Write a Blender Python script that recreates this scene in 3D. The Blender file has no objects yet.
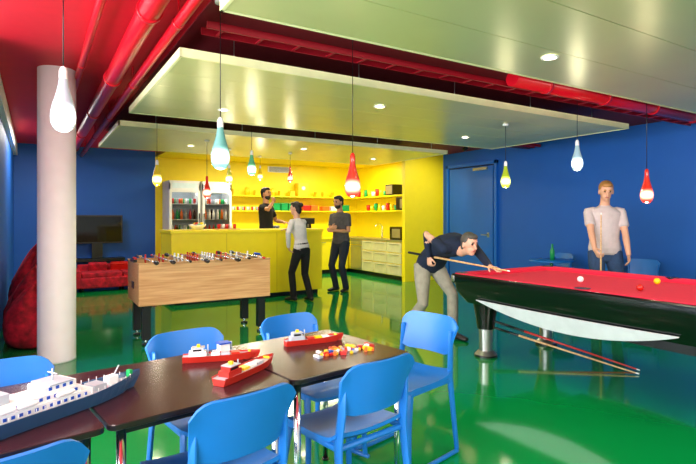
import bpy, math, random
from mathutils import Vector, Matrix
from mathutils.bvhtree import BVHTree
random.seed(4)
V=Vector
S=bpy.context.scene
S.view_settings.view_transform='Standard'

# ---------------------------------------------------------------- materials
def lin(h):
    h=h.lstrip('#'); o=[]
    for i in (0,2,4):
        c=int(h[i:i+2],16)/255
        o.append(c/12.92 if c<=.04045 else ((c+.055)/1.055)**2.4)
    return o
MATS={}
def M(name,hexc,rough=.5,metal=0,emit=0,var=.06,scale=8,coat=0,bump=0):
    if name in MATS: return MATS[name]
    m=bpy.data.materials.new(name); m.use_nodes=True
    nt=m.node_tree; b=nt.nodes['Principled BSDF']
    c=lin(hexc)
    tc=nt.nodes.new('ShaderNodeTexCoord'); nz=nt.nodes.new('ShaderNodeTexNoise')
    nz.inputs['Scale'].default_value=scale; nz.inputs['Detail'].default_value=3
    nt.links.new(tc.outputs['Object'],nz.inputs['Vector'])
    cr=nt.nodes.new('ShaderNodeValToRGB')
    cr.color_ramp.elements[0].position=.3; cr.color_ramp.elements[1].position=.7
    cr.color_ramp.elements[0].color=[x*(1-var) for x in c]+[1]
    cr.color_ramp.elements[1].color=[min(1,x*(1+var)) for x in c]+[1]
    nt.links.new(nz.outputs['Fac'],cr.inputs['Fac'])
    nt.links.new(cr.outputs['Color'],b.inputs['Base Color'])
    b.inputs['Roughness'].default_value=rough; b.inputs['Metallic'].default_value=metal
    b.inputs['Coat Weight'].default_value=coat
    if bump:
        bp=nt.nodes.new('ShaderNodeBump'); bp.inputs['Strength'].default_value=bump; bp.inputs['Distance'].default_value=.01
        nt.links.new(nz.outputs['Fac'],bp.inputs['Height']); nt.links.new(bp.outputs['Normal'],b.inputs['Normal'])
    if emit:
        nt.links.new(cr.outputs['Color'],b.inputs['Emission Color']); b.inputs['Emission Strength'].default_value=emit
    MATS[name]=m; return m
def wood(name,h1,h2):
    m=bpy.data.materials.new(name); m.use_nodes=True; nt=m.node_tree; b=nt.nodes['Principled BSDF']
    tc=nt.nodes.new('ShaderNodeTexCoord'); mp=nt.nodes.new('ShaderNodeMapping'); mp.inputs['Scale'].default_value=(1.2,14,22)
    nz=nt.nodes.new('ShaderNodeTexNoise'); nz.inputs['Scale'].default_value=2.2; nz.inputs['Detail'].default_value=6
    cr=nt.nodes.new('ShaderNodeValToRGB'); cr.color_ramp.elements[0].position=.3; cr.color_ramp.elements[1].position=.72
    cr.color_ramp.elements[0].color=lin(h1)+[1]; cr.color_ramp.elements[1].color=lin(h2)+[1]
    nt.links.new(tc.outputs['Object'],mp.inputs[0]); nt.links.new(mp.outputs[0],nz.inputs['Vector'])
    nt.links.new(nz.outputs['Fac'],cr.inputs[0]); nt.links.new(cr.outputs[0],b.inputs['Base Color'])
    b.inputs['Roughness'].default_value=.4; MATS[name]=m; return m
def glassmat(name):
    m=bpy.data.materials.new(name); m.use_nodes=True; nt=m.node_tree
    nt.nodes.remove(nt.nodes['Principled BSDF'])
    t=nt.nodes.new('ShaderNodeBsdfTransparent'); g=nt.nodes.new('ShaderNodeBsdfGlossy'); g.inputs['Roughness'].default_value=.03
    f=nt.nodes.new('ShaderNodeFresnel'); f.inputs['IOR'].default_value=1.25
    mx=nt.nodes.new('ShaderNodeMixShader')
    nt.links.new(f.outputs[0],mx.inputs[0]); nt.links.new(t.outputs[0],mx.inputs[1]); nt.links.new(g.outputs[0],mx.inputs[2])
    nt.links.new(mx.outputs[0],nt.nodes['Material Output'].inputs[0]); return m
def lampmat(name,col,glow,zc,hw,k):
    """glossy tinted glass shade; the bulb inside lights the belly (gradient along the lamp's own axis)"""
    if name in MATS: return MATS[name]
    m=bpy.data.materials.new(name); m.use_nodes=True; nt=m.node_tree; b=nt.nodes['Principled BSDF']
    b.inputs['Base Color'].default_value=lin(col)+[1]; b.inputs['Roughness'].default_value=.12; b.inputs['Coat Weight'].default_value=.8
    tc=nt.nodes.new('ShaderNodeTexCoord'); sx=nt.nodes.new('ShaderNodeSeparateXYZ'); nt.links.new(tc.outputs['Object'],sx.inputs[0])
    a=nt.nodes.new('ShaderNodeMath'); a.operation='SUBTRACT'; nt.links.new(sx.outputs[2],a.inputs[0]); a.inputs[1].default_value=zc
    ab=nt.nodes.new('ShaderNodeMath'); ab.operation='ABSOLUTE'; nt.links.new(a.outputs[0],ab.inputs[0])
    mr=nt.nodes.new('ShaderNodeMapRange'); mr.interpolation_type='SMOOTHSTEP'; nt.links.new(ab.outputs[0],mr.inputs[0])
    mr.inputs[1].default_value=0; mr.inputs[2].default_value=hw; mr.inputs[3].default_value=1; mr.inputs[4].default_value=0
    lw=nt.nodes.new('ShaderNodeLayerWeight'); lw.inputs[0].default_value=.35
    iv=nt.nodes.new('ShaderNodeMath'); iv.operation='SUBTRACT'; iv.inputs[0].default_value=1; nt.links.new(lw.outputs['Facing'],iv.inputs[1])
    mu=nt.nodes.new('ShaderNodeMath'); mu.operation='MULTIPLY'; nt.links.new(mr.outputs[0],mu.inputs[0]); nt.links.new(iv.outputs[0],mu.inputs[1])
    mx=nt.nodes.new('ShaderNodeMix'); mx.data_type='RGBA'; nt.links.new(mu.outputs[0],mx.inputs[0])
    mx.inputs[6].default_value=lin(col)+[1]; mx.inputs[7].default_value=lin(glow)+[1]
    st=nt.nodes.new('ShaderNodeMath'); st.operation='MULTIPLY_ADD'; nt.links.new(mu.outputs[0],st.inputs[0]); st.inputs[1].default_value=k; st.inputs[2].default_value=.18
    nt.links.new(mx.outputs[2],b.inputs['Emission Color']); nt.links.new(st.outputs[0],b.inputs['Emission Strength'])
    MATS[name]=m; return m

mFloor=M('floor_green_epoxy','#068a40',.10,var=.03,scale=1.5,coat=.3)
mRed=M('ceiling_red_paint','#dc0c28',.6,var=.03)
mRedShade=M('ceiling_red_painted_shade','#7d0c1c',.7,var=.05)  # darker copy of the ceiling red, standing in for shade above the panels
mRedPipe=M('pipe_red_paint','#cc0a20',.28,var=.03)
mDuctShade=M('duct_red_painted_shade','#960c1e',.35,var=.05)  # pipe red darkened so parts in the panel gaps look shaded
mBlue=M('wall_blue_paint','#0b5cb8',.55,var=.03,scale=2)
mBlueDoor=M('door_blue_paint','#0f68c4',.35,var=.02)
mYellow=M('wall_yellow_paint','#fde40a',.5,var=.02)
mYellow2=M('cabinet_yellow_laminate','#fde414',.35,var=.02)
mPanel=M('ceiling_panel_lacquer','#cccf92',.30,.25,var=.03,scale=2)
mPanelEdge=M('panel_edge','#f0ecb4',.4)
mWhite=M('white_plaster','#f6f6f8',.5,var=.02)
mWhiteP=M('white_plastic','#f2f2f0',.35)
mPoolW=M('pool_table_white_panel','#d8dcdc',.25)
mChair=M('chair_blue_plastic','#1570c4',.38,var=.03)
mTable=M('table_dark_laminate','#3a1e22',.22,var=.12,scale=3)
mTabEdge=M('table_edge','#1a1212',.3)
mChrome=M('chrome','#d8dadc',.12,1)
mRod=M('rod_steel','#e4e6e8',.25,.7)
mSteel=M('brushed_steel','#b4b4ae',.3,.9)
mBlack=M('black_plastic','#0c0c0e',.3)
mBlackM=M('black_metal','#15171a',.35,.3)
mBlackG=M('black_gloss','#07080a',.22,coat=.3)
mScreen=M('tv_screen_glass','#0b0d12',.08)
mFelt=M('red_felt','#e01a3e',.9,var=.04,scale=60)
mRedFab=M('red_fabric','#b81028',.85,var=.55,scale=12,bump=.4)
mRedPl=M('red_plastic','#c81e14',.3)
mBoatRed=M('boat_red_plastic','#b8281c',.35)
mOak=wood('oak_wood','#bb8552','#dcae78')
mPlay=M('playfield_green','#3a7d45',.5)
mGlass=glassmat('clear_glass')
mGrey=M('grey_plastic','#a9b4bd',.35)
mHull=M('hull_slate_blue','#2f5276',.35)
mGreenP=M('green_plastic','#14a050',.35)
mOrangeP=M('orange_plastic','#e8701a',.35)
mYelP=M('yellow_plastic','#f6ce12',.35)
mBluP=M('blue_plastic','#1c50c0',.35)
mCue=wood('cue_wood','#c08a50','#e6c08a')
mSkin=M('skin','#d9a184',.5,var=.04); mSkin2=M('skin_tan','#c08762',.5,var=.04)
mHairD=M('hair_dark','#1a1311',.6,bump=.4,scale=60)
mEye=M('eye_dark','#1c1412',.3); mLip=M('lips','#b0655a',.5)
mShoe=M('shoe_leather','#1b1816',.4)
mTeeBlk=M('cotton_black','#15151b',.9,var=.15,scale=20)
mNavy=M('cotton_navy','#0f1c33',.9,var=.15,scale=20)
mTeeGrey=M('cotton_light_grey','#cbbaba',.9,var=.06,scale=20)
mKnit=M('knit_white','#d0caca',.9,var=.06,scale=20)
mKhaki=M('trouser_khaki','#948e7c',.9,var=.12,scale=18)
mJean=M('denim_blue','#2c4468',.9,var=.15,scale=30)
mJeanD=M('denim_dark','#1b2230',.9,var=.15,scale=30)
mShirtG=M('shirt_charcoal','#4a4646',.9,var=.2,scale=20)

# ---------------------------------------------------------------- mesh builder
class MB:
    def __init__(s): s.v=[];s.f=[];s.m=[];s.s=[];s.mats=[]
    def mi(s,m):
        if m not in s.mats: s.mats.append(m)
        return s.mats.index(m)
    def add(s,vs,fs,mat,smooth=False):
        o=len(s.v); s.v+= [V(p) for p in vs]; k=s.mi(mat)
        for f in fs: s.f.append([i+o for i in f]); s.m.append(k); s.s.append(smooth)
    def box(s,c,d,mat,rz=0,R=None):
        c=V(c); R=R or Matrix.Rotation(rz,3,'Z'); vs=[]
        for x in(-.5,.5):
            for y in(-.5,.5):
                for z in(-.5,.5): vs.append(c+R@V((x*d[0],y*d[1],z*d[2])))
        s.add(vs,[(0,1,3,2),(4,6,7,5),(0,4,5,1),(2,3,7,6),(0,2,6,4),(1,5,7,3)],mat)
    def bx(s,x0,x1,y0,y1,z0,z1,mat): s.box(((x0+x1)/2,(y0+y1)/2,(z0+z1)/2),(abs(x1-x0),abs(y1-y0),abs(z1-z0)),mat)
    def loft(s,pts,rad,mat,side=(1,0,0),n=16,cap=1.0,smooth=True):
        pts=[V(p) for p in pts]; rad=[(r,r) if not hasattr(r,'__len__') else r for r in rad]
        sides=side if isinstance(side,list) else [side]*len(pts)
        N=len(pts)
        def tan(i):
            a=pts[max(0,i-1)];b=pts[min(N-1,i+1)]; return (b-a).normalized()
        seq=[]
        if cap:
            t=tan(0); r=min(rad[0])*cap
            for q,k in((.87,.5),(.5,.87)): seq.append((pts[0]-t*r*q,(rad[0][0]*k,rad[0][1]*k),t,sides[0]))
            a0=pts[0]-t*r
        else: a0=pts[0]
        for i in range(N): seq.append((pts[i],rad[i],tan(i),sides[i]))
        if cap:
            t=tan(N-1); r=min(rad[-1])*cap
            for q,k in((.5,.87),(.87,.5)): seq.append((pts[-1]+t*r*q,(rad[-1][0]*k,rad[-1][1]*k),t,sides[-1]))
            a1=pts[-1]+t*r
        else: a1=pts[-1]
        vs=[]
        for p,r,t,sd in seq:
            sd=V(sd); x=sd-t*sd.dot(t)
            if x.length<1e-3:
                x=V((0,1,0)); x=x-t*x.dot(t)
                if x.length<1e-3: x=V((0,0,1))-t*t.z
            x.normalize(); y=t.cross(x)
            for k in range(n):
                a=2*math.pi*k/n; vs.append(p+x*math.cos(a)*r[0]+y*math.sin(a)*r[1])
        fs=[]
        for i in range(len(seq)-1):
            for k in range(n):
                k2=(k+1)%n; fs.append((i*n+k,i*n+k2,(i+1)*n+k2,(i+1)*n+k))
        s.add(vs,fs,mat,smooth)
        o=len(s.v); L=(len(seq)-1)*n; base=o-len(vs)
        s.v+= [a0,a1]; km=s.mi(mat)
        for k in range(n):
            s.f.append([base+(k+1)%n,base+k,o]); s.m.append(km); s.s.append(bool(cap))
            s.f.append([base+L+k,base+L+(k+1)%n,o+1]); s.m.append(km); s.s.append(bool(cap))
    def cyl(s,a,b,r0,mat,r1=None,n=16): s.loft([a,b],[r0,r0 if r1 is None else r1],mat,n=n,cap=0)
    def rev(s,c,prof,mat,n=20):
        c=V(c); vs=[];fs=[]
        for r,z in prof:
            for k in range(n):
                a=2*math.pi*k/n; vs.append(c+V((r*math.cos(a),r*math.sin(a),z)))
        for i in range(len(prof)-1):
            for k in range(n):
                k2=(k+1)%n; fs.append((i*n+k,i*n+k2,(i+1)*n+k2,(i+1)*n+k))
        s.add(vs,fs,mat,True)
    def ell(s,c,r,mat,R=None,n=14,m=9):
        c=V(c); R=R or Matrix.Identity(3); vs=[];fs=[]
        for i in range(m+1):
            th=math.pi*i/m
            rr=max(math.sin(th),1e-3)
            for k in range(n):
                a=2*math.pi*k/n; vs.append(c+R@V((r[0]*rr*math.cos(a),r[1]*rr*math.sin(a),-r[2]*math.cos(th))))
        for i in range(m):
            for k in range(n):
                k2=(k+1)%n; fs.append((i*n+k,i*n+k2,(i+1)*n+k2,(i+1)*n+k))
        fs.append(tuple(range(n))[::-1]); fs.append(tuple(m*n+k for k in range(n)))
        s.add(vs,fs,mat,True)
    def slab(s,fn,nu,nv,th,mat):
        vs=[];fs=[]
        for sg in(.5,-.5):
            for i in range(nu+1):
                for j in range(nv+1):
                    p,nn=fn(i/nu,j/nv); vs.append(V(p)+V(nn).normalized()*th*sg)
        K=(nu+1)*(nv+1); idx=lambda i,j:i*(nv+1)+j
        for i in range(nu):
            for j in range(nv):
                q=(idx(i,j),idx(i+1,j),idx(i+1,j+1),idx(i,j+1)); fs.append(q); fs.append(tuple(x+K for x in q[::-1]))
        for i in range(nu):
            for j in(0,nv): a,b=idx(i,j),idx(i+1,j); fs.append((a,a+K,b+K,b) if j==0 else (a,b,b+K,a+K))
        for j in range(nv):
            for i in(0,nu): a,b=idx(i,j),idx(i,j+1); fs.append((a,b,b+K,a+K) if i==0 else (a,a+K,b+K,b))
        s.add(vs,fs,mat,True)
    def build(s,name,loc=(0,0,0),rz=0,bevel=0,seg=2,sc=1,sharp=None):
        me=bpy.data.meshes.new(name); me.from_pydata([tuple(p) for p in s.v],[],s.f)
        for m in s.mats: me.materials.append(m)
        for i,p in enumerate(me.polygons): p.material_index=s.m[i]; p.use_smooth=s.s[i]
        me.update()
        if sharp: me.set_sharp_from_angle(angle=math.radians(sharp))
        o=bpy.data.objects.new(name,me); S.collection.objects.link(o)
        o.location=loc; o.rotation_euler=(0,0,rz); o.scale=(sc,sc,sc)
        if bevel:
            b=o.modifiers.new('bevel','BEVEL'); b.width=bevel; b.segments=seg; b.limit_method='ANGLE'; b.angle_limit=math.radians(50)
        return o

def simple(name,x0,x1,y0,y1,z0,z1,mat,bevel=0):
    b=MB(); b.box((0,0,0),(abs(x1-x0),abs(y1-y0),abs(z1-z0)),mat); return b.build(name,((x0+x1)/2,(y0+y1)/2,(z0+z1)/2),bevel=bevel)
rad=math.radians

# ---------------------------------------------------------------- room shell
H=2.86
simple('floor',-2.7,8.2,-3.2,12.0,-.1,0,mFloor)
simple('ceiling',-2.7,8.2,-3.2,12.0,H,H+.1,mRed)
simple('ceiling_shade_slab',1.0,8.0,-3.2,9.3,H-.012,H-.001,mRedShade)  # thin added slab; shade between the panels painted as dark red
simple('wall_right',8.0,8.15,-3.2,12.0,0,H,mBlue)
simple('wall_back_blue',-.5,2.25,11.8,11.95,0,H,mBlue)
simple('wall_back_yellow',2.25,8.0,11.8,11.95,0,H,mYellow)
simple('wall_kitchen_side',7.5,8.0,8.96,11.8,0,H,mYellow)
simple('wall_kitchen_end',6.89,8.0,8.86,8.96,0,H,mYellow)
simple('wall_left_return',-2.6,-.36,4.95,5.05,0,H,mWhite)
simple('wall_left',-.46,-.36,5.05,11.8,0,H,mBlue)
simple('trim_1',-.36,-.30,5.05,11.79,2.62,2.84,mWhite)
simple('wall_front',-2.7,8.2,-3.3,-3.2,0,H,mWhite)
def winwall(name,x,y0,y1,z0,z1,n,wn):
    b=MB()
    b.bx(x-.1,x,y0,y1,0,z0,mWhite); b.bx(x-.1,x,y0,y1,z1,H,mWhite)
    b.build(name)
    w=MB()
    for i in range(n+1):
        y=y0+(y1-y0)*i/n; w.bx(x-.08,x-.02,y-.03,y+.03,z0,z1,mGrey)
    w.bx(x-.08,x-.02,y0,y1,z0,z0+.05,mGrey); w.bx(x-.08,x-.02,y0,y1,z1-.05,z1,mGrey)
    w.bx(x-.02,x+.05,y0,y1,z0-.03,z0,mWhiteP)
    w.bx(x-.055,x-.045,y0,y1,z0,z1,mGlass)
    w.build(wn)
winwall('wall_left_near',-2.6,-3.2,4.95,.4,2.7,6,'window_1')
simple('baseboard_right',7.985,8.0,-3.2,8.86,0,.07,mBlueDoor)
simple('baseboard_back',-.3,2.2,11.785,11.8,0,.07,mBlueDoor)

# door in right wall
b=MB()
mGap=M('door_shadow_gap','#052048',.7)
b.bx(7.985,7.999,7.27,8.66,.005,2.54,mGap)
b.bx(7.955,7.99,7.33,8.60,.01,2.48,mBlueDoor)
b.bx(7.94,7.999,7.22,7.29,.0,2.58,mBlueDoor); b.bx(7.94,7.999,8.64,8.71,.0,2.58,mBlueDoor); b.bx(7.94,7.999,7.22,8.71,2.51,2.58,mBlueDoor)
b.bx(7.91,7.957,7.45,7.85,2.40,2.46,mSteel); b.cyl((7.94,7.45,1.05),(7.9,7.45,1.05),.012,mSteel); b.cyl((7.9,7.45,1.05),(7.9,7.60,1.05),.011,mSteel)
b.bx(7.945,7.957,7.42,7.48,1.0,1.1,mSteel)
b.build('door_1',bevel=.004)

# column
b=MB(); b.rev((0,0,0),[(.0,0),(.17,0),(.17,.02),(.168,.03),(.168,H-.001),(0,H-.001)],mWhite,n=48)
b.build('column',(.18,5.79,0))

# ceiling panels
PZ=2.55
def cpanel(x0,x1,y0,y1,n):
    b=MB(); t=.035
    st=(y1-y0-.04)/n
    for i in range(n):
        a=y0+.02+i*st; b.bx(x0+.02,x1-.02,a+.003,a+st-.003,PZ,PZ+t,mPanel)
    b.bx(x0,x1,y0,y0+.02,PZ-.004,PZ+.06,mPanelEdge); b.bx(x0,x1,y1-.02,y1,PZ-.004,PZ+.06,mPanelEdge)
    b.bx(x0,x0+.02,y0,y1,PZ-.004,PZ+.06,mPanelEdge); b.bx(x1-.02,x1,y0,y1,PZ-.004,PZ+.06,mPanelEdge)
    b.bx(x0+.02,x1-.02,y0+.02,y1-.02,PZ+.04,PZ+.05,mSteel)
    k=x0+.5
    while k<x1:
        for yy in(y0+.3,y1-.3): b.cyl((k,yy,PZ+.05),(k,yy,H-.012),.006,mSteel,n=6)
        k+=1.2
    return b.build('ceiling_panel')
cpanel(.87,6.5,.2,2.78,5); cpanel(.87,6.5,3.7,6.0,5); cpanel(.87,6.3,6.85,9.15,5)
simple('ceiling_kitchen',2.25,7.5,9.3,11.8,2.74,2.8,mYellow)

# pipes & ducts
def pipe(name,a,bb,r,flanges=0,mt=None):
    mt=mt or mRedPipe
    b=MB(); a=V(a);bb=V(bb); b.cyl(a,bb,r,mt,n=20)
    d=(bb-a)
    for i in range(flanges):
        p=a+d*((i+.5)/flanges); u=d.normalized()
        b.cyl(p-u*.02,p+u*.02,r*1.15,mt,n=20); b.cyl(p,V((p.x,p.y,H-.002)),.008,mt,n=6)
    return b.build(name)
pipe('ceiling_pipe',(.62,-3,2.72),(.62,11.7,2.72),.07,8)
pipe('ceiling_pipe',(.80,-3,2.68),(.80,11.7,2.68),.035,8)
pipe('ceiling_pipe',(.36,-3,2.80),(.36,11.7,2.80),.028,8)
pipe('ceiling_duct',(3.9,3.35,2.74),(7.9,3.35,2.74),.075,4,mRedPipe)
pipe('ceiling_pipe',(1.0,3.05,2.76),(7.9,3.05,2.76),.03,5,mDuctShade)
pipe('ceiling_duct',(1.1,6.4,2.75),(7.9,6.4,2.75),.06,5,mDuctShade)
b=MB()
for yy in(3.55,6.2):
    for dy in(-.07,.07): b.bx(1.0,7.9,yy+dy-.008,yy+dy+.008,2.70,2.75,mDuctShade)
    x=1.1
    while x<7.9: b.bx(x,x+.02,yy-.07,yy+.07,2.70,2.71,mDuctShade); x+=.3
b.build('cable_tray')

# downlights
def downlight(x,y,p=28):
    b=MB(); b.rev((0,0,0),[(.062,0),(.062,-.008),(.045,-.010),(.045,-.002)],mWhiteP,n=24)
    b.rev((0,0,0),[(.045,-.004),(.001,-.004)],M('lamp_glow_warm','#ffedc8',.4,emit=14),n=24)
    b.build('downlight',(x,y,PZ-.002))
    l=bpy.data.lights.new('downlight_lamp','SPOT'); l.energy=p; l.color=(1,.88,.66); l.spot_size=2.5; l.spot_blend=.9; l.shadow_soft_size=.05
    o=bpy.data.objects.new('downlight_lamp',l); S.collection.objects.link(o); o.location=(x,y,PZ-.03)
for x,y in[(3.13,2.35),(5.4,1.6),(3.02,4.3),(5.2,5.3),(1.7,5.3),(3.8,7.6),(2.1,8.2),(5.6,8.2),(2.2,1.4)]:
    downlight(x,y)
b=MB(); b.cyl((0,0,0),(0,0,-.06),.045,mBlack); b.loft([(0,0,-.06),(0,.08,-.10)],[.04,.045],mBlack,cap=0)
b.build('added_spotlight',(7.2,7.3,H-.012))  # made-up fitting to go with the added fill lamp below
l=bpy.data.lights.new('added_spot_fill','SPOT'); l.energy=80; l.color=(1,.92,.75); l.spot_size=1.7; l.spot_blend=.9; l.shadow_soft_size=.05
o=bpy.data.objects.new('added_spot_fill',l); S.collection.objects.link(o); o.location=(7.2,7.40,2.72); o.rotation_euler=(rad(55),0,0)  # added fill aimed at the yellow kitchen end wall

# pendants
def pendant(x,y,zb,col,emc,L=.35,p=6):
    gap=(2.78<y<3.7) or (6.0<y<6.85) or y>9.15 or x<.87 or x>6.5
    top=(H if x<1 else H-.012) if gap else PZ-.004
    k=L/.35
    sh=lampmat('pendant_glass_'+col[1:]+'_%d'%int(L*100),col,emc,.085*k,.078*k,6)
    b=MB()
    prof=[(0,0),(.018,.002),(.036,.010),(.050,.026),(.059,.050),(.062,.080),(.060,.110),(.052,.148),(.041,.185),(.031,.22),(.024,.255),(.020,.285)]
    b.rev((0,0,0),[(r*k,z*k) for r,z in prof],sh,n=28)
    b.rev((0,0,0),[(.0205*k,.283*k),(.0205*k,.325*k),(.014*k,.345*k),(.004*k,.352*k),(0,.352*k)],mWhiteP if col!='#c8281e' else sh,n=20)
    b.cyl((0,0,.35*k),(0,0,top-zb),.0032,mBlack,n=6)
    b.rev((0,0,top-zb),[(.035,0),(.035,-.02),(0,-.022)],mWhiteP)
    b.build('pendant_lamp',(x,y,zb))
    l=bpy.data.lights.new('pendant_bulb','POINT'); l.energy=p; l.color=(1,.87,.65); l.shadow_soft_size=.04
    o=bpy.data.objects.new('pendant_bulb',l); S.collection.objects.link(o); o.location=(x,y,zb-.06)
pendant(.13,3.2,1.87,'#a8b8c4','#fff4d8',.36)
pendant(1.05,3.34,1.72,'#5f9c96','#f6ffe0')
pendant(2.12,3.39,1.56,'#c8281e','#ffd8b0')
pendant(5.16,3.52,1.925,'#9fbcc8','#ffffe8')
pendant(4.89,4.3,1.765,'#a0b428','#ffffa8',.33)
pendant(5.31,2.84,1.55,'#c8281e','#ffd0a0')
pendant(1.32,6.81,1.81,'#d0b020','#fff6b0',.33)
pendant(2.15,7.48,1.69,'#c8281e','#ffd0a8',.33)
pendant(2.53,6.66,1.98,'#5fae80','#f6ffe0')
pendant(2.75,8.28,1.97,'#c8c850','#fff2c0',.32)
pendant(3.83,8.2,2.03,'#c8281e','#ffb08a',.28)
pendant(3.57,8.96,2.1,'#d0b020','#fff2a0',.28)

# ---------------------------------------------------------------- foreground tables
TR=math.radians(8.5); TO=V((1.58,1.975,0))
tx=V((math.cos(TR),math.sin(TR),0)); ty=V((-math.sin(TR),math.cos(TR),0))
TW=.70;TD=.68
for i in range(3):
    b=MB(); w=TW-.008
    def rr(z,o,r=.03):
        out=[]
        for cx,cy,a0 in((w/2-r,TD/2-r,0),(-w/2+r,TD/2-r,90),(-w/2+r,-TD/2+r,180),(w/2-r,-TD/2+r,270)):
            for k in range(5):
                a=math.radians(a0+k*22.5); out.append(V((cx+(r+o)*math.cos(a),cy+(r+o)*math.sin(a),z)))
        return out
    n=20; rings_=[rr(.718,-.006),rr(.721,0),rr(.737,0),rr(.74,-.003)]
    vs=[p for r in rings_ for p in r]; fs=[]
    for k in range(3):
        for j in range(n): fs.append((k*n+j,k*n+(j+1)%n,(k+1)*n+(j+1)%n,(k+1)*n+j))
    b.add(vs,fs,mTabEdge); b.add(rings_[3],[tuple(range(n))],mTable); b.add(rings_[0],[tuple(range(n))[::-1]],mTabEdge)
    for sx in(-1,1):
        for sy in(-1,1):
            x,y=sx*(w/2-.05),sy*(TD/2-.05)
            b.cyl((x,y,.715),(x,y,.012),.016,mChrome,r1=.014); b.cyl((x,y,.012),(x,y,0),.019,mBlack)
        b.bx(sx*(w/2-.05)-.01,sx*(w/2-.05)+.01,-TD/2+.06,TD/2-.06,.69,.717,mBlackM)
    for sy in(-1,1): b.bx(-w/2+.06,w/2-.06,sy*(TD/2-.05)-.01,sy*(TD/2-.05)+.01,.69,.717,mBlackM)
    c=TO-tx*(TW*(i+.5))+ty*TD/2
    b.build('cafe_table',c,TR)

# chairs
def chair(x,y,rz):
    b=MB(); m=mChair
    def seat(u,v):
        X=(u-.5); Y=(v-.5)*.42
        w=.41+.02*v
        z=.455+.018*(2*X)**2 -.012*math.sin(math.pi*v)
        if v>.8: z-=.9*(v-.8)**2
        if v<.15: z+=.5*(.15-v)**1.5
        k=1
        if v>.85: k=1-.25*((v-.85)/.15)**2
        return (X*w*k,Y,z),(0,0,1)
    b.slab(seat,12,12,.018,m)
    def back(u,v):
        X=(u-.5)*2
        z=.575+.225*v
        if abs(X)>.55:
            q=(abs(X)-.55)/.45
            z+=(-.055 if v>.5 else .03)*q*q*q*abs(2*v-1)
        w=.190+.022*v
        y=-.225-.05*v-.045*(1-X*X)+.02
        return (X*w,y,z),(X*-.35,1,.2)
    b.slab(back,18,8,.014,m)
    for sx in(-1,1):
        b.loft([(sx*.180,-.225,.72),(sx*.183,-.222,.60),(sx*.190,-.205,.46),(sx*.20,-.225,.25),(sx*.208,-.25,.03)],[(.010,.022),(.011,.024),(.013,.026),(.013,.020),(.013,.016)],m,n=10,cap=.6)
        b.loft([(sx*.185,.16,.445),(sx*.20,.19,.25),(sx*.208,.20,.03)],[(.013,.028),(.013,.02),(.013,.016)],m,n=10,cap=.6)
        b.loft([(sx*.208,-.25,.016),(sx*.208,.05,.016),(sx*.208,.22,.030)],[(.014,.013)]*3,m,n=10,cap=.8)
        b.loft([(sx*.19,-.20,.442),(sx*.19,.16,.440)],[(.013,.016)]*2,m,n=8,cap=.8)
    b.loft([(-.19,-.20,.44),(.19,-.20,.44)],[(.014,.014)]*2,m,side=(0,0,1),n=8)
    b.build('dining_chair',(x,y,0),rz,sharp=40)
chair(1.225,2.05,TR); chair(.575,1.95,TR+.05); chair(-.13,1.82,TR+.05)
chair(1.385,2.62,math.pi+TR+.04); chair(.72,2.50,math.pi+TR); chair(-.10,2.32,math.pi+TR)
chair(1.85,2.40,math.pi/2+.22)
for x,y,r in[(7.45,5.55,1.4),(7.3,4.0,1.9),(7.4,4.7,1.5)]: chair(x,y,r)

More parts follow.
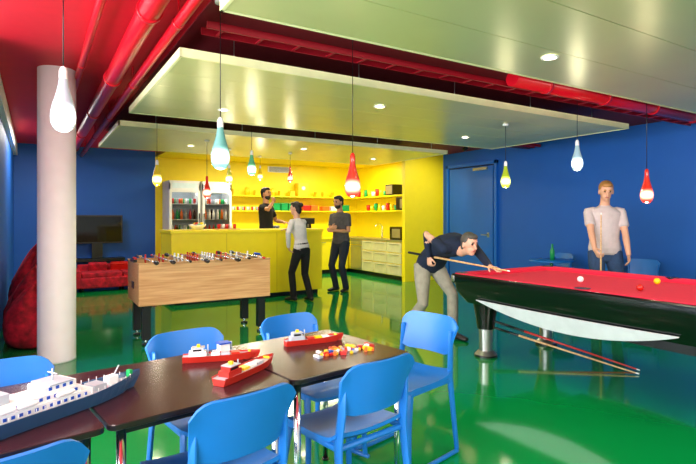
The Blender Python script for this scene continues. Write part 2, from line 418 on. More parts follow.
# ---------------------------------------------------------------- toy boats
def boat(name,x,y,rz,L,W,Hh,hull,deck,sup,big=False):
    b=MB(); N=16; vs=[];fs=[]
    def half(t):
        return W/2*(min(1,.82+1.2*t) if t<.15 else (1 if t<.62 else max(.02,1-((t-.62)/.38)**1.8)))
    for i in range(N+1):
        t=i/N; xx=(t-.5)*L; w=half(t); sh=Hh*(1+.25*max(0,t-.6)/.4)
        w2=w*(.72 if t<.9 else .3)
        xo=xx-(.04*L*max(0,t-.7)/.3)
        vs+=[V((xo,-w2,0)),V((xx,-w,sh)),V((xx,-w*.94,sh)),V((xx,-w*.94,Hh*.82)),V((xx,w*.94,Hh*.82)),V((xx,w*.94,sh)),V((xx,w,sh)),V((xo,w2,0))]
    k=8
    for i in range(N):
        for j in range(8):
            a=i*k+j; c=i*k+(j+1)%8
            fs.append((a,c,c+k,a+k))
    fa=[f for n_,f in enumerate(fs) if n_%8!=3]; fd=[f for n_,f in enumerate(fs) if n_%8==3]
    b.add(vs,fa,hull); b.add(vs,fd,deck)
    b.add(vs,[tuple(range(8)),tuple(N*k+j for j in range(8))[::-1]],hull)
    z=Hh*.82
    def B(x0,x1,w,z0,z1,mt): b.bx(x0*L,x1*L,-w*W,w*W,z0,z1,mt)
    if big:
        B(-.42,.14,.38,z,z+.028,sup); B(-.36,.08,.34,z+.028,z+.050,sup); B(-.10,.06,.3,z+.05,z+.072,sup); B(-.08,.04,.34,z+.072,z+.076,mGrey)
        B(-.34,-.24,.16,z+.05,z+.08,mGrey); B(.18,.25,.2,z,z+.02,mGrey); B(.28,.34,.1,z,z+.03,mWhiteP)
        for lv,(x0,x1,w) in enumerate(((-.42,.14,.38),(-.36,.08,.34),(-.10,.06,.3))):
            q=x0+.02
            while q<x1-.02:
                for sy in(-1,1): b.bx(q*L,(q+.015)*L,sy*w*W-.002,sy*w*W+.002,z+.010+lv*.024,z+.020+lv*.024,mBluP)
                q+=.035
        for sx in(-.3,-.2,-.02):
            for sy in(-1,1): b.loft([(sx*L-.02,sy*.42*W,z+.04),(sx*L+.03,sy*.42*W,z+.04)],[.008,.008],mWhiteP,n=8)
        b.cyl((-.02*L,0,z+.07),(-.02*L,0,z+.115),.003,mGrey,n=6); b.cyl((-.02*L,-.025,z+.10),(-.02*L,.025,z+.10),.0025,mGrey,n=6)
        b.cyl((.3*L,0,z),(.36*L,0,z+.06),.003,mGrey,n=6)
        b.bx(.42*L,.44*L,-.01,.01,z,z+.03,mGreenP)
        q=-.44
        while q<.4:
            for sy in(-1,1):
                w=half(q+.5)*.93; b.cyl((q*L,sy*w,Hh),(q*L,sy*w,Hh+.014),.0016,mWhiteP,n=4)
            q+=.04
    else:
        B(-.42,-.20,.30,z,z+.022,sup); B(-.39,-.24,.26,z+.022,z+.038,sup); B(-.38,-.22,.30,z+.038,z+.041,mGrey)
        B(-.32,-.28,.09,z+.041,z+.053,mYelP)
        for sy in(-1,1): b.bx(-.37*L,-.26*L,sy*.26*W-.001,sy*.26*W+.002,z+.025,z+.034,mBlack)
        cs=[mGrey,mBoatRed,mYelP,mWhiteP]
        for q in range(3): B(-.14+q*.13,-.03+q*.13,.22,z,z+.010,cs[(q+int(L*100))%4])
        b.cyl((-.18*L,0,z),(-.18*L,0,z+.05),.003,mGrey,n=6)
        for q in range(-3,4): b.ell((.36*L,q*.004,z+.008),(.005,.005,.006),mYelP,n=6,m=4)
    b.build(name,(x,y,.741),rz,bevel=.0012,seg=1)
boat('toy_ferry_ship',.06,1.98,math.radians(31),.68,.15,.05,mHull,mGrey,mWhiteP,True)
boat('toy_cargo_boat',.74,2.33,math.radians(-17),.35,.075,.030,mBoatRed,mGrey,mWhiteP)
boat('toy_cargo_boat',.77,2.07,math.radians(33),.38,.085,.032,mBoatRed,mGrey,mBoatRed)
boat('toy_cargo_boat',1.26,2.39,math.radians(-6),.33,.07,.030,mBoatRed,mGrey,mGrey)
b=MB()
cs=[mYelP,mRedPl,mBluP,mYelP,mWhiteP,mOrangeP,mGrey,mBoatRed]
for i in range(60):
    p=TO-tx*(.27+random.gauss(0,.11))+ty*(.22+random.gauss(0,.04))
    sz=random.choice([(.014,.014,.009),(.026,.014,.009),(.014,.026,.016)])
    mt=random.choice(cs); b.box((p.x,p.y,.7412+sz[2]/2),sz,mt,rz=random.random()*3)
    b.cyl((p.x,p.y,.7412+sz[2]),(p.x,p.y,.7412+sz[2]+.003),.004,mt,n=8)
b.build('toy_brick_pile')
# small grey toy lighthouse/crane set beyond the boats
b=MB(); b.bx(-.05,.05,-.03,.03,0,.012,mGrey); b.bx(-.03,.02,-.02,.02,.012,.045,mWhiteP); b.bx(-.035,.025,-.025,.025,.045,.052,mBluP); b.cyl((.035,0,.012),(.035,0,.05),.006,mGrey,n=8)
b.build('toy_harbour_building',(.79,2.45,.741),.1)

# ---------------------------------------------------------------- foosball table
b=MB(); L,W=1.52,.76; z0,z1=.44,.90
b.bx(-L/2,L/2,-W/2,-W/2+.03,z0,z1,mOak); b.bx(-L/2,L/2,W/2-.03,W/2,z0,z1,mOak)
b.bx(-L/2,-L/2+.03,-W/2+.03,W/2-.03,z0,z1,mOak); b.bx(L/2-.03,L/2,-W/2+.03,W/2-.03,z0,z1,mOak)
b.bx(-L/2+.03,L/2-.03,-W/2+.03,W/2-.03,.79,.81,mPlay); b.bx(-L/2+.03,L/2-.03,-W/2+.03,W/2-.03,z0,z0+.02,mOak)
for sx in(-1,1):
    b.bx(sx*(L/2-.015)-.03,sx*(L/2-.015)+.01,-.12,.12,z1,z1+.03,mBlack)
    for k in range(5): b.box((sx*(L/2-.02),-.08+k*.04,z1+.04),(.022,.018,.022),mRedPl if sx<0 else mBluP)
    b.box((sx*(L/2)+sx*.004,0,.64),(.008,.14,.08),mBlack)
    for sy in(-1,1):
        x,y=sx*(L/2-.09),sy*(W/2-.09)
        b.bx(x-.045,x+.045,y-.045,y+.045,.06,z0,mBlackM); b.bx(x-.052,x+.052,y-.052,y+.052,z0-.03,z0,mBlackM)
        b.cyl((x,y,.06),(x,y,.02),.018,mChrome); b.cyl((x,y,.02),(x,y,0),.045,mBlack)
for sy in(-1,1): b.bx(-L/2-.004,L/2+.004,sy*(W/2-.015)-.02,sy*(W/2-.015)+.02,z1-.004,z1+.01,mOak)
rods=8; cnt=[1,2,3,5,5,3,2,1]; team=[0,0,1,0,1,0,1,1]
for i in range(rods):
    x=-L/2+.14+i*(L-.28)/(rods-1); zr=.925; off=random.uniform(-.06,.06)
    sd=-1 if team[i]==0 else 1
    ya=-W/2-.17+off; yb=W/2+.17+off
    b.cyl((x,ya,zr),(x,yb,zr),.010,mRod,n=10)
    for ye,s2 in((ya,-1),(yb,1)):
        if s2==sd: b.loft([(x,ye,zr),(x,ye+s2*.04,zr),(x,ye+s2*.10,zr),(x,ye+s2*.13,zr)],[.018,.024,.026,.018],mBlack,n=12)
        else: b.loft([(x,ye-s2*.02,zr),(x,ye+s2*.02,zr)],[.014,.014],mRedPl if i%2 else mBlack,n=10)
    for sy in(-1,1):
        yy=sy*(W/2-.015); b.bx(x-.016,x+.016,yy-.021,yy+.021,z1,.943,mOak)
    n=cnt[i]
    for k in range(n):
        y=off+(k-(n-1)/2)*(.56/max(n,2.5)); mt=mRedPl if team[i]==0 else mWhiteP
        b.loft([(x,y,zr+.022),(x,y,zr+.0),(x,y,zr-.04),(x+.004,y,zr-.10)],[(.012,.010),(.017,.013),(.011,.010),(.013,.009)],mt,n=8)
        b.ell((x,y,zr+.040),(.011,.011,.013),mt,n=8,m=6)
b.build('foosball_table',(1.71,6.25,0),bevel=.004)

# ---------------------------------------------------------------- pool table
b=MB(); PX,PY=4.375,2.47; hw,hl=.775,1.45
def ring(w,l,z,r):
    out=[]
    for cx,cy,a0 in((w-r,l-r,0),(-w+r,l-r,90),(-w+r,-l+r,180),(w-r,-l+r,270)):
        for k in range(7):
            a=math.radians(a0+k*15); out.append(V((cx+r*math.cos(a),cy+r*math.sin(a),z)))
    return out
def rings(rs,mt,cb=True,ct=False,sm=False):
    n=28; vs=[p for r in rs for p in r]; fs=[]
    for k in range(len(rs)-1):
        for j in range(n): fs.append((k*n+j,k*n+(j+1)%n,(k+1)*n+(j+1)%n,(k+1)*n+j))
    if cb: fs.append(tuple(range(n))[::-1])
    if ct: fs.append(tuple((len(rs)-1)*n+j for j in range(n)))
    b.add(vs,fs,mt,sm)
rings([ring(.60,1.30,.535,.08),ring(.65,1.35,.545,.08),ring(.73,1.425,.66,.09),ring(.745,1.435,.74,.10)],mBlackG)
rings([ring(.765,1.445,.74,.10),ring(hw,hl,.755,.10),ring(hw,hl,.825,.10),ring(hw-.01,hl-.01,.835,.09),ring(hw-.03,hl-.03,.838,.08),ring(hw-.03,hl-.03,.80,.08)],mBlackG,cb=True)
rings([ring(hw-.03,hl-.03,.80,.08),ring(hw-.03,hl-.03,.842,.08),ring(hw-.13,hl-.13,.842,.05),ring(hw-.145,hl-.145,.825,.04),ring(hw-.145,hl-.145,.805,.04)],mFelt,cb=True,ct=True)
b.bx(-.56,.56,-.85,.85,.46,.536,mBlackM)
for sx in(-1,1):
    for sy in(-1,0,1):
        x=sx*(hw-.10) if sy else sx*(hw-.085); y=sy*(hl-.10)
        b.cyl((x,y,.79),(x,y,.8445),.055,mBlack,n=20); b.rev((x,y,.8445),[(.055,0),(.059,.002),(.063,0)],mChrome)
    for sy in(-1,1):
        pts=[];sd=[]
        for k in range(7):
            a=math.radians(k*15); pts.append((sx*(hw-.10+.104*math.cos(a)),sy*(hl-.10+.104*math.sin(a)),.79)); sd.append((sx*math.cos(a),sy*math.sin(a),0))
        b.loft(pts,[(.004,.030)]*7,mSteel,side=sd,n=8,cap=.5)
    def cres(u,v):
        q=(2*u-1); y=.20+.92*q*sx*-1*-1
        zb=.60-.16*(1-abs(q)**2.0); zt=.602-.012*(1-q*q)
        z=zb+(zt-zb)*v
        xx=.73-.55*max(0,.66-z) 
        return (sx*(xx+.012),y,z),(sx,0,-.45)
    b.slab(cres,28,5,.012,mPoolW)
    for sy in(-1,1):
        x,y=sx*.47,sy*1.22
        b.loft([(x,y,.02),(x,y,.06)],[(.11,.11),(.075,.075)],mSteel,n=28,cap=0)
        b.cyl((x,y,0),(x,y,.02),.115,mBlack,n=28)
        b.loft([(x,y,.055),(x,y,.28)],[.066,.070],mSteel,n=28,cap=0)
        b.loft([(x,y,.28),(x,y,.40),(x,y,.54)],[(.085,.085),(.10,.10),(.13,.13)],mBlackG,n=28,cap=0)
b.build('pool_table',(PX,PY,0),sharp=35)
b=MB()
for i,(x,y) in enumerate([(4.3,2.9),(4.75,2.45),(4.2,2.3)]):
    b.ell((x,y,.834),(.0285,.0285,.0285),[mWhiteP,mYelP,mRedPl][i],n=14)
b.build('billiard_balls')
def cue(a,bb,mt=None):
    mt=mt or mCue
    b=MB(); a=V(a);bb=V(bb); d=bb-a
    b.loft([a,a+d*.3],[.0145,.0125],mBlack,n=10); b.loft([a+d*.3,a+d*.985],[.0125,.0065],mt,n=10); b.loft([a+d*.985,bb],[.0065,.006],mWhiteP,n=8)
    b.build('cue_stick')
cue((4.22,4.02,.30),(4.70,2.58,.012),mRedPl); cue((4.12,4.02,.26),(4.58,2.52,.012))

# ---------------------------------------------------------------- people
def ik(a,c,l1,l2,pole):
    d=c-a; D=min(d.length,(l1+l2)*.999); u=d.normalized(); c=a+u*D
    x=(l1*l1-l2*l2+D*D)/(2*D); h=math.sqrt(max(0,l1*l1-x*x))
    p=V(pole); p=p-u*p.dot(u); p.normalize(); return a+u*x+p*h,c
def person(name,loc,yaw,Ht,po,st):
    b=MB(); g=po.get
    skin,shirt,pants,hair,shoe=st['skin'],st['shirt'],st['pants'],st['hair'],mShoe
    pel=V(g('pel',(0,0,.95))); nk=V(g('neck',(0,-.01,1.49)))
    wd=st.get('w',1.0)
    ha=V(g('hipax',(1,0,0))).normalized(); sa=V(g('shax',(1,0,0))).normalized()
    ctrl=V(g('ctrl',tuple((pel+nk)/2+V((0,-.015,0)))))
    def sp(t):
        if t<0: return pel+(ctrl-pel).normalized()*t*.6
        return pel*(1-t)**2+ctrl*2*t*(1-t)+nk*t*t
    def sax(t): return ha.lerp(sa,max(0,min(1,t)))
    T=[(-.06,.162,.112),(.05,.170,.122),(.28,.150,.112),(.5,.160,.118),(.72,.178,.122),(.86,.178,.108),(.95,.125,.085),(1.0,.07,.065)]
    if st.get('fem'): T=[(-.06,.160,.112),(.05,.165,.120),(.28,.128,.098),(.5,.140,.112),(.72,.155,.118),(.86,.150,.098),(.95,.11,.078),(1.0,.06,.058)]
    b.loft([sp(t) for t,_,_ in T],[(x*wd,y*wd) for _,x,y in T],shirt,side=[sax(t) for t,_,_ in T],n=24,cap=.3)
    up0=(ctrl-pel).normalized()
    b.loft([pel-up0*.10,pel-up0*.02,pel+up0*.08],[(.12*wd,.10),(.160*wd,.115),(.15*wd,.108)],pants,side=ha,n=20,cap=.6)
    hf=V(g('face',(0,1,0))).normalized(); hu=V(g('hup',(0,0,1))); hu=(hu-hf*hu.dot(hf)).normalized(); hr=hf.cross(hu)
    hc=nk+V(g('hoff',tuple(hu*.195+hf*.025)))
    R=Matrix((hr,hf,hu)).transposed()
    h=lambda x,y,z: hc+R@V((x,y,z))
    b.loft([nk-hu*.02,(nk+h(0,-.02,-.07))/2,h(0,-.015,-.06)],[(.066,.064),(.054,.057),(.054,.057)],skin,side=hr,n=16)
    b.ell(h(0,-.005,.02),(.076,.094,.098),skin,R,n=20,m=14)
    b.ell(h(0,.018,-.045),(.056,.066,.070),skin,R,n=18,m=12)
    b.ell(h(0,.045,-.095),(.028,.028,.020),skin,R)
    b.loft([h(0,.085,.01),h(0,.100,-.018),h(0,.106,-.030)],[.009,.012,.014],skin,side=hr,n=8)
    for sx in(-1,1):
        b.ell(h(sx*.078,-.005,-.01),(.010,.020,.032),skin,R)
        b.ell(h(sx*.030,.082,.010),(.013,.009,.007),mEye,R,n=8,m=6)
        b.ell(h(sx*.030,.087,.028),(.019,.007,.005),hair,R,n=8,m=6)
    b.ell(h(0,.083,-.060),(.022,.009,.007),mLip,R,n=8,m=6)
    if st.get('beard'):
        b.ell(h(0,.022,-.068),(.058,.066,.056),hair,R,n=18,m=10); b.ell(h(0,.086,-.048),(.024,.008,.006),hair,R,n=8,m=6); b.ell(h(0,.091,-.060),(.018,.006,.005),mLip,R,n=8,m=6)
    b.ell(h(0,-.022,.040),(.084,.092,.092),hair,R,n=20,m=14)
    b.ell(h(0,.030,.085),(.062,.060,.036),hair,R,n=14)
    b.ell(h(0,-.055,-.02),(.070,.052,.065),hair,R,n=14)
    if st.get('bun'): b.ell(h(0,-.115,.06),(.042,.04,.042),hair,R); b.ell(h(0,-.07,-.03),(.074,.05,.075),hair,R)
    for k,sx in(('R',1),('L',-1)):
        ax=sax(.88); sh=sp(.88)+ax*sx*(.165 if not st.get('fem') else .14)*wd
        w=V(g('hand'+k,tuple(sh+V((sx*.06,.03,-.56))))); el,w=ik(sh,w,.295,.265,V(g('elb'+k,(sx*.5,-1,-.2))))
        lo=st.get('long')
        b.loft([sh-ax*sx*.05,sh,sh.lerp(el,.25)],[(.058,.062),(.060,.060),(.055,.055)],shirt,n=14,side=(0,1,.1))
        if lo:
            b.loft([sh,sh.lerp(el,.5),el,el.lerp(w,.4),el.lerp(w,.93)],[.058,.052,.047,.043,.034],shirt,n=14,side=(0,1,.1))
        else:
            b.loft([sh,sh.lerp(el,.35),sh.lerp(el,.66)],[.060,.060,.060],shirt,n=14,side=(0,1,.1),cap=.2)
        b.loft([sh,sh.lerp(el,.5),el,el.lerp(w,.3),w],[.048,.044,.038,.039,.027],skin,n=14,side=(0,1,.1))
        hd=V(g('hd'+k,tuple((w-el)))).normalized(); pn=V(g('pn'+k,(-sx,0,0))); pn=(pn-hd*pn.dot(hd)).normalized(); wx=hd.cross(pn)
        ts=V(g('th'+k,(0,1,.3)))
        if wx.dot(ts)<0: wx=-wx
        cu=g('curl'+k,.35)
        b.loft([w,w+hd*.03,w+hd*.088],[(.026,.019),(.036,.016),(.040,.013)],skin,side=wx,n=12)
        for f in range(4):
            o=(1.5-f)*.0205; ln=[.072,.080,.075,.058][f]; p=w+hd*.085+wx*o; d=(hd+wx*o*1.5).normalized(); pts=[p-d*.01,p]
            for q in range(3):
                ang=cu*(q+1)*.75; dd=(d*math.cos(ang)+pn*math.sin(ang)); p=p+dd*ln*[.45,.32,.23][q]; pts.append(p)
            b.loft(pts,[.0095,.0095,.009,.0085,.0078],skin,side=wx,n=8)
        p=w+hd*.025+wx*.028
        b.loft([p,p+(hd*.6+wx*.7+pn*.2).normalized()*.04,p+(hd*.8+wx*.55+pn*.45).normalized()*.075],[.014,.0115,.009],skin,side=pn,n=8)
    for k,sx in(('R',1),('L',-1)):
        hp=pel+ha*sx*.088*wd-up0*.05; an=V(g('foot'+k,(sx*.11,0,0)))+V((0,0,.085))
        kn,an2=ik(hp,an,.435,.425,V(g('knee'+k,(sx*.1,1,0))))
        b.loft([hp+V((0,0,.03)),hp.lerp(kn,.3),hp.lerp(kn,.7),kn,kn.lerp(an,.35),kn.lerp(an,.8),an+V((0,0,-.035))],
               [(.088*wd,.098),(.086*wd,.092),(.072,.076),(.064,.066),(.062,.066),(.056,.060),(.058,.064)],pants,n=18,cap=.15,side=(1,0,0))
        fd=V(g('fdir'+k,(sx*.2,1,0))).normalized(); fx=fd.cross(V((0,0,1)))
        a0=V((an.x,an.y,0))
        b.loft([a0-fd*.055+V((0,0,.042)),a0+V((0,0,.05)),a0+fd*.07+V((0,0,.040)),a0+fd*.14+V((0,0,.030)),a0+fd*.185+V((0,0,.026))],
               [(.034,.040),(.037,.048),(.042,.038),(.045,.029),(.036,.024)],shoe,side=fx,n=16,cap=.8)
    me=bpy.data.meshes.new(name+'_src'); me.from_pydata([tuple(p) for p in b.v],[],b.f); me.update()
    o=bpy.data.objects.new(name,me); S.collection.objects.link(o)
    r=o.modifiers.new('r','REMESH'); r.mode='VOXEL'; r.voxel_size=.006
    sm=o.modifiers.new('s','SMOOTH'); sm.factor=.5; sm.iterations=3
    dg=bpy.context.evaluated_depsgraph_get(); dg.update()
    nm=bpy.data.meshes.new_from_object(o.evaluated_get(dg))
    tree=BVHTree.FromPolygons([tuple(p) for p in b.v],b.f)
    o.modifiers.clear(); o.data=nm; nm.name=name
    nm.materials.clear()
    for m in b.mats: nm.materials.append(m)
    for p in nm.polygons:
        q=tree.find_nearest(p.center)
        p.material_index=b.m[q[2]] if q[2] is not None else 0; p.use_smooth=True
    k=Ht/1.8; o.scale=(k,k,k); o.location=loc; o.rotation_euler=(0,0,yaw)
    return o
person('man_playing_pool',(4.02,4.50,0),math.pi,1.8,dict(pel=(0,-.18,.86),neck=(.05,.40,1.06),ctrl=(.0,.08,1.20),
    face=(.12,1,-.12),hup=(0,.12,1),hoff=(.03,.15,.06),
    handL=(.08,.86,.885),elbL=(-.6,0,-.4),hdL=(.15,1,-.10),pnL=(0,0,-1),thL=(1,0,0),curlL=.25,
    handR=(.19,.02,.96),elbR=(.3,-.8,1.2),hdR=(0,.1,-1),pnR=(-1,0,0),thR=(0,1,0),curlR=1.1,
    footL=(-.10,.10,0),footR=(.20,-.38,0),kneeL=(0,1,0),kneeR=(.1,1,0),shax=(1,-.12,-.15)),
    dict(skin=mSkin,shirt=mNavy,pants=mKhaki,hair=M('hair_grey','#4a443c',.6),long=True,w=1.14))
cue((3.84,4.86,.985),(3.92,3.40,.885))
person('man_standing_with_cue',(6.2,3.84,0),rad(138),1.87,dict(
    face=(.1,1,-.25),hup=(0,.2,1),
    handR=(.20,.33,.96),elbR=(.5,-.6,-.3),hdR=(-.1,.6,-.5),pnR=(-1,0,0),thR=(0,.3,1),curlR=1.0,
    handL=(-.20,.24,.86),elbL=(-.6,-.6,0),hdL=(.1,.5,-.8),pnL=(1,0,0),thL=(0,1,0),curlL=.5,
    footR=(.12,.05,0),footL=(-.13,-.03,0)),
    dict(skin=mSkin,shirt=mTeeGrey,pants=mJean,hair=M('hair_blond','#a8743c',.6),w=1.12))
person('woman_leaning_on_bar',(3.82,7.80,0),rad(14),1.68,dict(pel=(.02,-.03,.96),neck=(.0,.08,1.48),ctrl=(0,-.02,1.24),
    face=(-.6,1,-.05),hup=(0,.1,1),
    handR=(.12,.44,1.29),elbR=(.2,-.1,-1),hdR=(-.6,.5,0),pnR=(0,0,-1),thR=(0,1,0),curlR=.3,
    handL=(-.26,.0,.98),elbL=(-.8,-.6,-.1),hdL=(.5,.3,-.6),pnL=(1,0,0),thL=(0,1,0),curlL=.4,
    footR=(.12,-.16,0),footL=(-.09,.06,0)),
    dict(skin=mSkin,shirt=mKnit,pants=mTeeBlk,hair=mHairD,fem=1,bun=1,long=True,w=.97))
person('bearded_man_standing',(5.0,8.42,0),rad(112),1.82,dict(neck=(0,.03,1.49),
    face=(.15,1,-.12),hup=(0,.15,1),
    handR=(-.02,.30,1.20),elbR=(.7,-.6,-.6),hdR=(-.8,.5,.1),pnR=(0,-1,0),thR=(0,0,1),curlR=.5,
    handL=(-.05,.26,1.15),elbL=(-.7,-.6,-.6),hdL=(.9,.4,.1),pnL=(0,-1,0),thL=(0,0,1),curlL=.4,
    footR=(.10,.02,0),footL=(-.12,.0,0)),
    dict(skin=mSkin2,shirt=mShirtG,pants=mJeanD,hair=mHairD,beard=1,w=1.08))
simple('kitchen_step',2.2,4.9,9.2,10.0,0,.14,mYellow2)
person('man_drinking',(3.93,9.52,.14),rad(-140),1.86,dict(
    face=(.1,1,.12),hup=(0,-.1,1),
    handR=(.13,.20,1.52),elbR=(1,.6,-.5),hdR=(-.6,.1,.6),pnR=(-.4,-.7,0),thR=(-.2,-1,.3),curlR=.9,
    handL=(-.16,.28,1.14),elbL=(-.7,-.6,-.5),hdL=(.2,1,-.1),pnL=(0,0,-1),thL=(1,0,0)),
    dict(skin=mSkin2,shirt=mTeeBlk,pants=mJeanD,hair=mHairD,beard=1,w=1.06))
ca=math.cos(rad(138)); sa_=math.sin(rad(138))
def loc2w(x,y,k=1.87/1.8): return (6.2+(x*ca-y*sa_)*k,3.84+(x*sa_+y*ca)*k)
cx,cy=loc2w(.165,.41)
cue((cx,cy,.012),(cx+.01,cy,1.46))

# ---------------------------------------------------------------- bar and kitchen
b=MB()
b.bx(1.84,4.56,8.37,9.15,.08,1.15,mYellow2); b.bx(1.9,4.5,8.43,9.1,0,.08,mBlackM)
b.bx(1.82,4.58,8.35,9.17,1.15,1.2,mYellow2)
for x in(2.74,3.65): b.bx(x-.003,x+.003,8.366,8.372,.1,1.14,M('shadow_gap_yellow','#b89c08',.5))
b.build('bar_counter',bevel=.006)
b=MB(); b.rev((0,0,0),[(0,0),(.06,0),(.13,.06),(.15,.09),(.14,.09),(.06,.02),(0,.02)],mWhiteP)
for i in range(12):
    a=i*2.4; b.ell((.07*math.cos(a)*(i%3)/2,.07*math.sin(a)*(i%3)/2,.075+.02*(i%2)),(.035,.035,.035),[mOrangeP,mYelP,mGreenP,mRedPl][i%4],n=10,m=6)
b.build('fruit_bowl',(2.35,8.75,1.2))
b=MB(); b.bx(-.2,.2,-.13,.13,0,.015,mOak)
for i in range(5): b.rev((-.14+i*.07,0,.015),[(0,0),(.025,0),(.03,.08),(.026,.08),(.022,.01),(0,.01)],mWhiteP if i%2 else mRedPl,n=12)
b.build('serving_tray',(2.85,8.7,1.2))
# two glass-door fridges
for fx0,fx1 in((2.40,3.06),(3.10,3.76)):
    b=MB(); fy0,fy1=11.15,11.78
    b.bx(fx0,fx0+.03,fy0,fy1,.0,2.15,mWhiteP); b.bx(fx1-.03,fx1,fy0,fy1,0,2.15,mWhiteP); b.bx(fx0,fx1,fy1-.03,fy1,0,2.15,mGrey)
    b.bx(fx0,fx1,fy0,fy1,0,.22,mGrey); b.bx(fx0,fx1,fy0,fy1,2.0,2.2,mWhiteP)
    x0,x1=fx0,fx1
    b.bx(x0+.07,x1-.07,fy0-.004,fy0,2.04,2.15,M('fridge_sign','#c8d8d8',.4,emit=.3))
    b.bx(x0+.005,x0+.055,fy0-.03,fy0-.001,.24,2.0,mWhiteP); b.bx(x1-.055,x1-.005,fy0-.03,fy0-.001,.24,2.0,mWhiteP)
    b.bx(x0+.055,x1-.055,fy0-.03,fy0-.001,.24,.29,mWhiteP); b.bx(x0+.055,x1-.055,fy0-.03,fy0-.001,1.95,2.0,mWhiteP)
    b.bx(x0+.055,x1-.055,fy0-.018,fy0-.012,.29,1.95,mGlass)
    xh=x1-.03 if x0<3 else x0+.03
    b.cyl((xh,fy0-.06,.9),(xh,fy0-.06,1.5),.012,mBlack)
    for zz in(.92,1.48): b.cyl((xh,fy0-.06,zz),(xh,fy0-.02,zz),.008,mBlack)
    b.bx(x0+.07,x1-.07,fy0+.1,fy0+.12,1.97,1.99,M('fridge_light','#f4ffff',.4,emit=18))
    for k in range(5):
        z=.35+k*.34; b.bx(x0+.035,x1-.035,fy0+.03,fy1-.05,z-.012,z,mSteel)
        n=6
        for q in range(n):
            for rw in range(2):
                xx=x0+.10+q*(x1-x0-.20)/(n-1); yy=fy0+.1+rw*.15
                mt=random.choice([mRedPl,mGreenP,mGrey,mOrangeP,mGrey,mWhiteP,M('cola_brown','#3a1508',.2),mWhiteP])
                b.rev((xx,yy,z),[(0,0),(.03,0),(.03,.14),(.012,.19),(.012,.22),(0,.22)] if k<4 else [(0,0),(.03,0),(.03,.11),(0,.11)],mt,n=8)
    b.build('display_fridge')
b=MB(); b.bx(3.85,6.86,11.2,11.78,.1,.86,mYellow2); b.bx(3.9,6.86,11.26,11.7,0,.1,mBlackM); b.bx(3.83,6.88,11.17,11.79,.86,.9,mYellow2)
for i in range(4): b.bx(4.1+i*.6,4.4+i*.6,11.17,11.185,.78,.795,mSteel)
b.build('kitchen_counter',bevel=.004)
b=MB(); b.bx(6.92,7.48,8.98,11.78,.1,.86,mYellow2); b.bx(6.98,7.48,8.98,11.75,0,.1,mBlackM); b.bx(6.89,7.49,8.97,11.79,.86,.9,mSteel)
mDr=M('drawer_front_cream','#d9d09a',.35)
ys=[9.0,9.55,10.1,10.6,11.13]
for i in range(4):
    y0,y1=ys[i]+.008,ys[i+1]-.008
    mt=mDr if i<3 else mSteel
    zz=[(.11,.36),(.37,.61),(.62,.85)] if i!=3 else [(.11,.72),(.73,.85)]
    for a,c in zz:
        b.bx(6.895,6.92,y0,y1,a+.004,c-.004,mt); b.bx(6.87,6.885,y0+.08,y1-.08,c-.05,c-.038,mSteel)
        for e in(y0+.09,y1-.1): b.bx(6.88,6.9,e,e+.01,c-.05,c-.038,mSteel)
b.build('kitchen_drawer_unit',bevel=.003)
b=MB()
for z in(1.58,1.94): b.bx(3.85,7.14,11.5,11.79,z-.03,z,mYellow2)
b.build('wall_shelf',bevel=.003)
b=MB()
for z in(1.58,1.94): b.bx(7.15,7.49,8.98,11.79,z-.03,z,mYellow2)
b.build('wall_shelf',bevel=.003)
b=MB()
x=3.95
while x<6.9:
    k=random.choice([0,1,2]); yy=11.64
    if k==0: b.rev((x+.06,yy,1.941),[(0,0),(.06,0),(.07,.12),(.05,.17),(.03,.19),(0,.19)],mYelP,n=14)
    if k==1: b.rev((x+.06,yy,1.941),[(0,0),(.055,0),(.055,.11),(0,.11)],mOrangeP if random.random()<.3 else mYelP,n=14)
    if k==2: b.bx(x,x+.13,yy-.07,yy+.07,1.941,2.07,mYelP)
    x+=random.uniform(.16,.3)
b.bx(5.62,5.9,11.55,11.75,1.941,2.28,mYelP); b.cyl((5.76,11.54,2.15),(5.76,11.55,2.15),.05,mWhiteP)
b.build('yellow_jars')
b=MB()
for i in range(3): b.bx(4.95+i*.2,5.12+i*.2,11.52,11.72,1.581,1.76,mGreenP); b.bx(4.94+i*.2,5.13+i*.2,11.51,11.73,1.74,1.765,mGreenP)
for i in range(2): b.bx(5.75+i*.22,5.94+i*.22,11.52,11.72,1.581,1.72,[mRedPl,mOrangeP][i])
b.bx(6.9,7.12,11.55,11.72,1.581,1.74,mGreenP)
b.bx(6.3,6.5,11.52,11.72,1.581,1.7,mOrangeP); b.bx(6.55,6.75,11.52,11.72,1.581,1.7,mWhiteP)
b.build('storage_boxes',bevel=.006)
b=MB()
for i in range(16): b.rev((3.95+i*.06,11.62+.05*(i%2),1.581),[(0,0),(.022,0),(.026,.09),(.023,.09),(.02,.01),(0,.01)],[mWhiteP,mGrey,mRedPl][i%3],n=10)
b.build('drinking_cups')
b=MB(); b.bx(4.6,5.0,11.3,11.62,.9,1.22,mSteel); b.bx(4.64,4.88,11.29,11.3,.95,1.18,mBlackG); b.bx(4.9,4.97,11.29,11.3,.95,1.18,mBlack); b.build('microwave',bevel=.006)
b=MB(); b.bx(5.5,5.95,11.28,11.62,.9,.94,mBlack); b.bx(5.5,5.95,11.48,11.62,.94,1.35,mBlack); b.bx(5.5,5.95,11.3,11.62,1.25,1.4,mBlack); b.cyl((5.6,11.38,1.25),(5.6,11.38,1.17),.025,mSteel); b.cyl((5.8,11.38,1.25),(5.8,11.38,1.17),.025,mSteel); b.rev((5.67,11.38,.94),[(0,0),(.03,0),(.035,.08),(0,.08)],mWhiteP); b.build('coffee_machine',bevel=.008)
b=MB(); b.bx(7.16,7.47,9.05,9.55,1.581,1.88,mBlack); b.bx(7.155,7.165,9.12,9.4,1.62,1.84,mSteel); b.build('radio_set',bevel=.008)
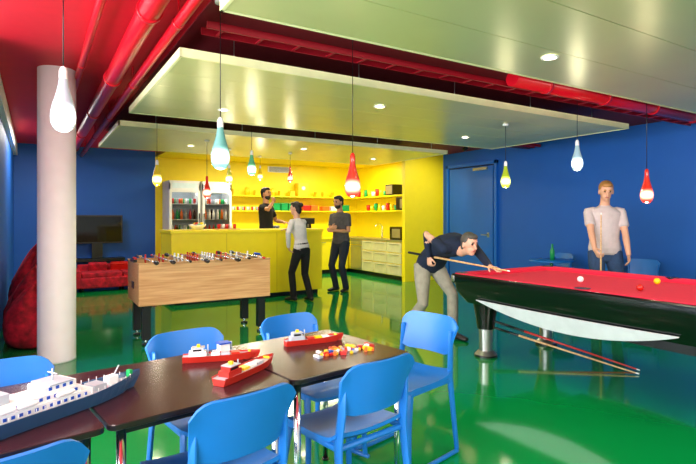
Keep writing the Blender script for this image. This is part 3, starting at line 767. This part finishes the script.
b=MB(); b.bx(7.18,7.47,9.7,10.0,1.941,2.2,mBlack); b.bx(7.175,7.185,9.73,9.97,1.97,2.17,mSteel); b.build('loudspeaker',bevel=.008)
for z,dy in((1.941,10.2),(1.581,9.75)):
    b=MB()
    for i in range(8): b.rev((7.32,dy+i*.17,z),[(0,0),(.045,0),(.05,.12+.03*(i%3)),(0,.13+.03*(i%3))],[mGreenP,mYelP,mRedPl,mWhiteP,mYelP][i%5],n=12)
    b.build('kitchen_canisters')
b=MB(); b.bx(6.98,7.4,9.1,9.55,.9,1.2,mBlackG); b.bx(6.97,6.98,9.15,9.45,.95,1.15,mSteel)
b.cyl((7.2,9.3,1.2),(7.2,9.3,1.25),.03,mBlack); b.build('toaster_oven',bevel=.01)
b=MB(); b.cyl((7.3,10.3,.9),(7.3,10.3,1.2),.015,mChrome); b.loft([(7.3,10.3,1.2),(7.25,10.3,1.25),(7.15,10.3,1.25),(7.1,10.3,1.2)],[.012]*4,mChrome,side=(0,1,0),n=10); b.rev((7.3,10.3,.9),[(0.0,.012),(.03,.01),(.03,0)],mChrome); b.build('kitchen_tap')
b=MB(); b.bx(4.9,5.5,11.78,11.799,2.54,2.68,mWhiteP)
for i in range(6): b.bx(4.93,5.47,11.77,11.785,2.555+i*.02,2.563+i*.02,mBlack)
b.build('air_vent_grille')

# ---------------------------------------------------------------- left side
b=MB(); b.bx(-.48,.48,-.02,.02,0,.58,mBlack); b.bx(-.455,.455,-.024,-.02,.03,.555,mScreen)
b.bx(-.1,.1,.0,.03,-.3,.02,mBlack); b.bx(-.5,.5,-.15,.18,-.36,-.3,mBlackM)
for sx in(-.46,.46):
    for sy in(-.12,.15): b.bx(sx-.02,sx+.02,sy-.02,sy+.02,-.88,-.36,mBlackM)
b.build('television_on_stand',(1.08,11.58,.88),rad(4),bevel=.006)
b=MB(); b.box((0,0,.17),(1.5,.70,.20),mRedFab)
for i in range(2): b.box((-.36+i*.72,-.03,.31),(.70,.58,.10),mRedFab)
b.box((0,.30,.34),(1.5,.12,.28),mRedFab)
for sx in(-1,1): b.box((sx*.78,0,.24),(.12,.70,.34),mRedFab)
for i in range(3): b.box((-.4+i*.4,.18,.42),(.34,.10,.2),[mRedFab,mRedPl,mRedFab][i],R=Matrix.Rotation(.3,3,'X'))
for sx in(-.7,.7):
    for sy in(-.28,.28): b.cyl((sx,sy,.07),(sx,sy,0),.025,mBlack)
b.build('sofa',(1.45,11.05,0),rad(0),bevel=.04,seg=4)
def beanbag(x,y,z,r,h,rz=0):
    b=MB(); n=40; pr=[(0,0),(.6,.0),(.86,.06),(.97,.14),(1,.24),(.98,.42),(.9,.55),(.84,.62),(.6,.8),(.35,.93),(.14,1.0),(.05,1.02),(0,1.02)]
    vs=[];fs=[]
    for i,(q,zz) in enumerate(pr):
        for k in range(n):
            a=2*math.pi*k/n; f=1+.05*math.sin(3*a+i*.5)+.07*math.sin(8*a+i*.8)*(zz)+.02*math.sin(17*a+i)
            vs.append(V((q*r*f*math.cos(a),q*r*f*math.sin(a),max(0,zz*h*(1+.05*math.sin(2*a+1)+.04*math.sin(5*a))))))
    for i in range(len(pr)-1):
        for k in range(n): k2=(k+1)%n; fs.append((i*n+k,i*n+k2,(i+1)*n+k2,(i+1)*n+k))
    b.add(vs,fs,mRedFab,True); return b.build('bean_bag',(x,y,z),rz)
beanbag(.0,6.6,0,.31,.62); beanbag(.0,7.3,0,.31,.75,1); beanbag(.02,8.0,0,.32,.95,2); beanbag(.04,8.75,0,.33,.95,.6)

b=MB(); b.rev((0,0,0),[(0,0),(.2,0),(.2,.012),(.03,.03),(.025,.70),(.1,.72)],mChrome,n=24); b.rev((0,0,0),[(0,.72),(.33,.72),(.335,.73),(.33,.745),(0,.745)],mChair,n=32)
b.build('bistro_table',(6.9,5.15,0))
b=MB(); b.rev((0,0,0),[(0,0),(.035,0),(.035,.14),(.014,.2),(.014,.25),(0,.25)],mGreenP); b.build('green_bottle',(6.85,5.1,.746))

# ---------------------------------------------------------------- lights
def area(name,loc,rot,sx,sy,e,col):
    l=bpy.data.lights.new(name,'AREA'); l.shape='RECTANGLE'; l.size=sx; l.size_y=sy; l.energy=e; l.color=col
    o=bpy.data.objects.new(name,l); S.collection.objects.link(o); o.location=loc; o.rotation_euler=rot
area('daylight_window_near',(-2.75,.9,1.6),(0,-math.pi/2,0),2.4,8,820,(.90,.95,1))
for x,y in((4.2,10.2),(6.2,10.3)): area('kitchen_ceiling_light',(x,y,2.73),(0,0,0),1.4,.3,62,(1,.93,.75))
area('added_front_fill',(3.0,-1.5,2.8),(rad(40),0,0),4,.8,260,(1,.93,.8))  # added fill for surfaces facing the camera, no known fitting
area('added_column_fill',(-1.0,1.2,2.8),(rad(60),0,0),1.6,.5,110,(1,.96,.9))  # added fill to brighten the column, no known fitting
area('added_lounge_fill',(.1,9.6,2.78),(0,0,0),.3,1.4,45,(1,.95,.88))  # added fill to lift the left side, no known fitting
w=bpy.data.worlds.new('world'); S.world=w; w.use_nodes=True
w.node_tree.nodes['Background'].inputs[0].default_value=(.75,.87,1,1); w.node_tree.nodes['Background'].inputs[1].default_value=1.2

# ---------------------------------------------------------------- camera
cam=bpy.data.cameras.new('camera'); co=bpy.data.objects.new('camera',cam); S.collection.objects.link(co)
cam.sensor_width=36; cam.lens=510/696*36; cam.shift_y=-14/696
co.location=(0,0,1.4); co.rotation_euler=(math.pi/2,0,math.radians(-31.5)); cam.clip_start=.05
S.camera=co
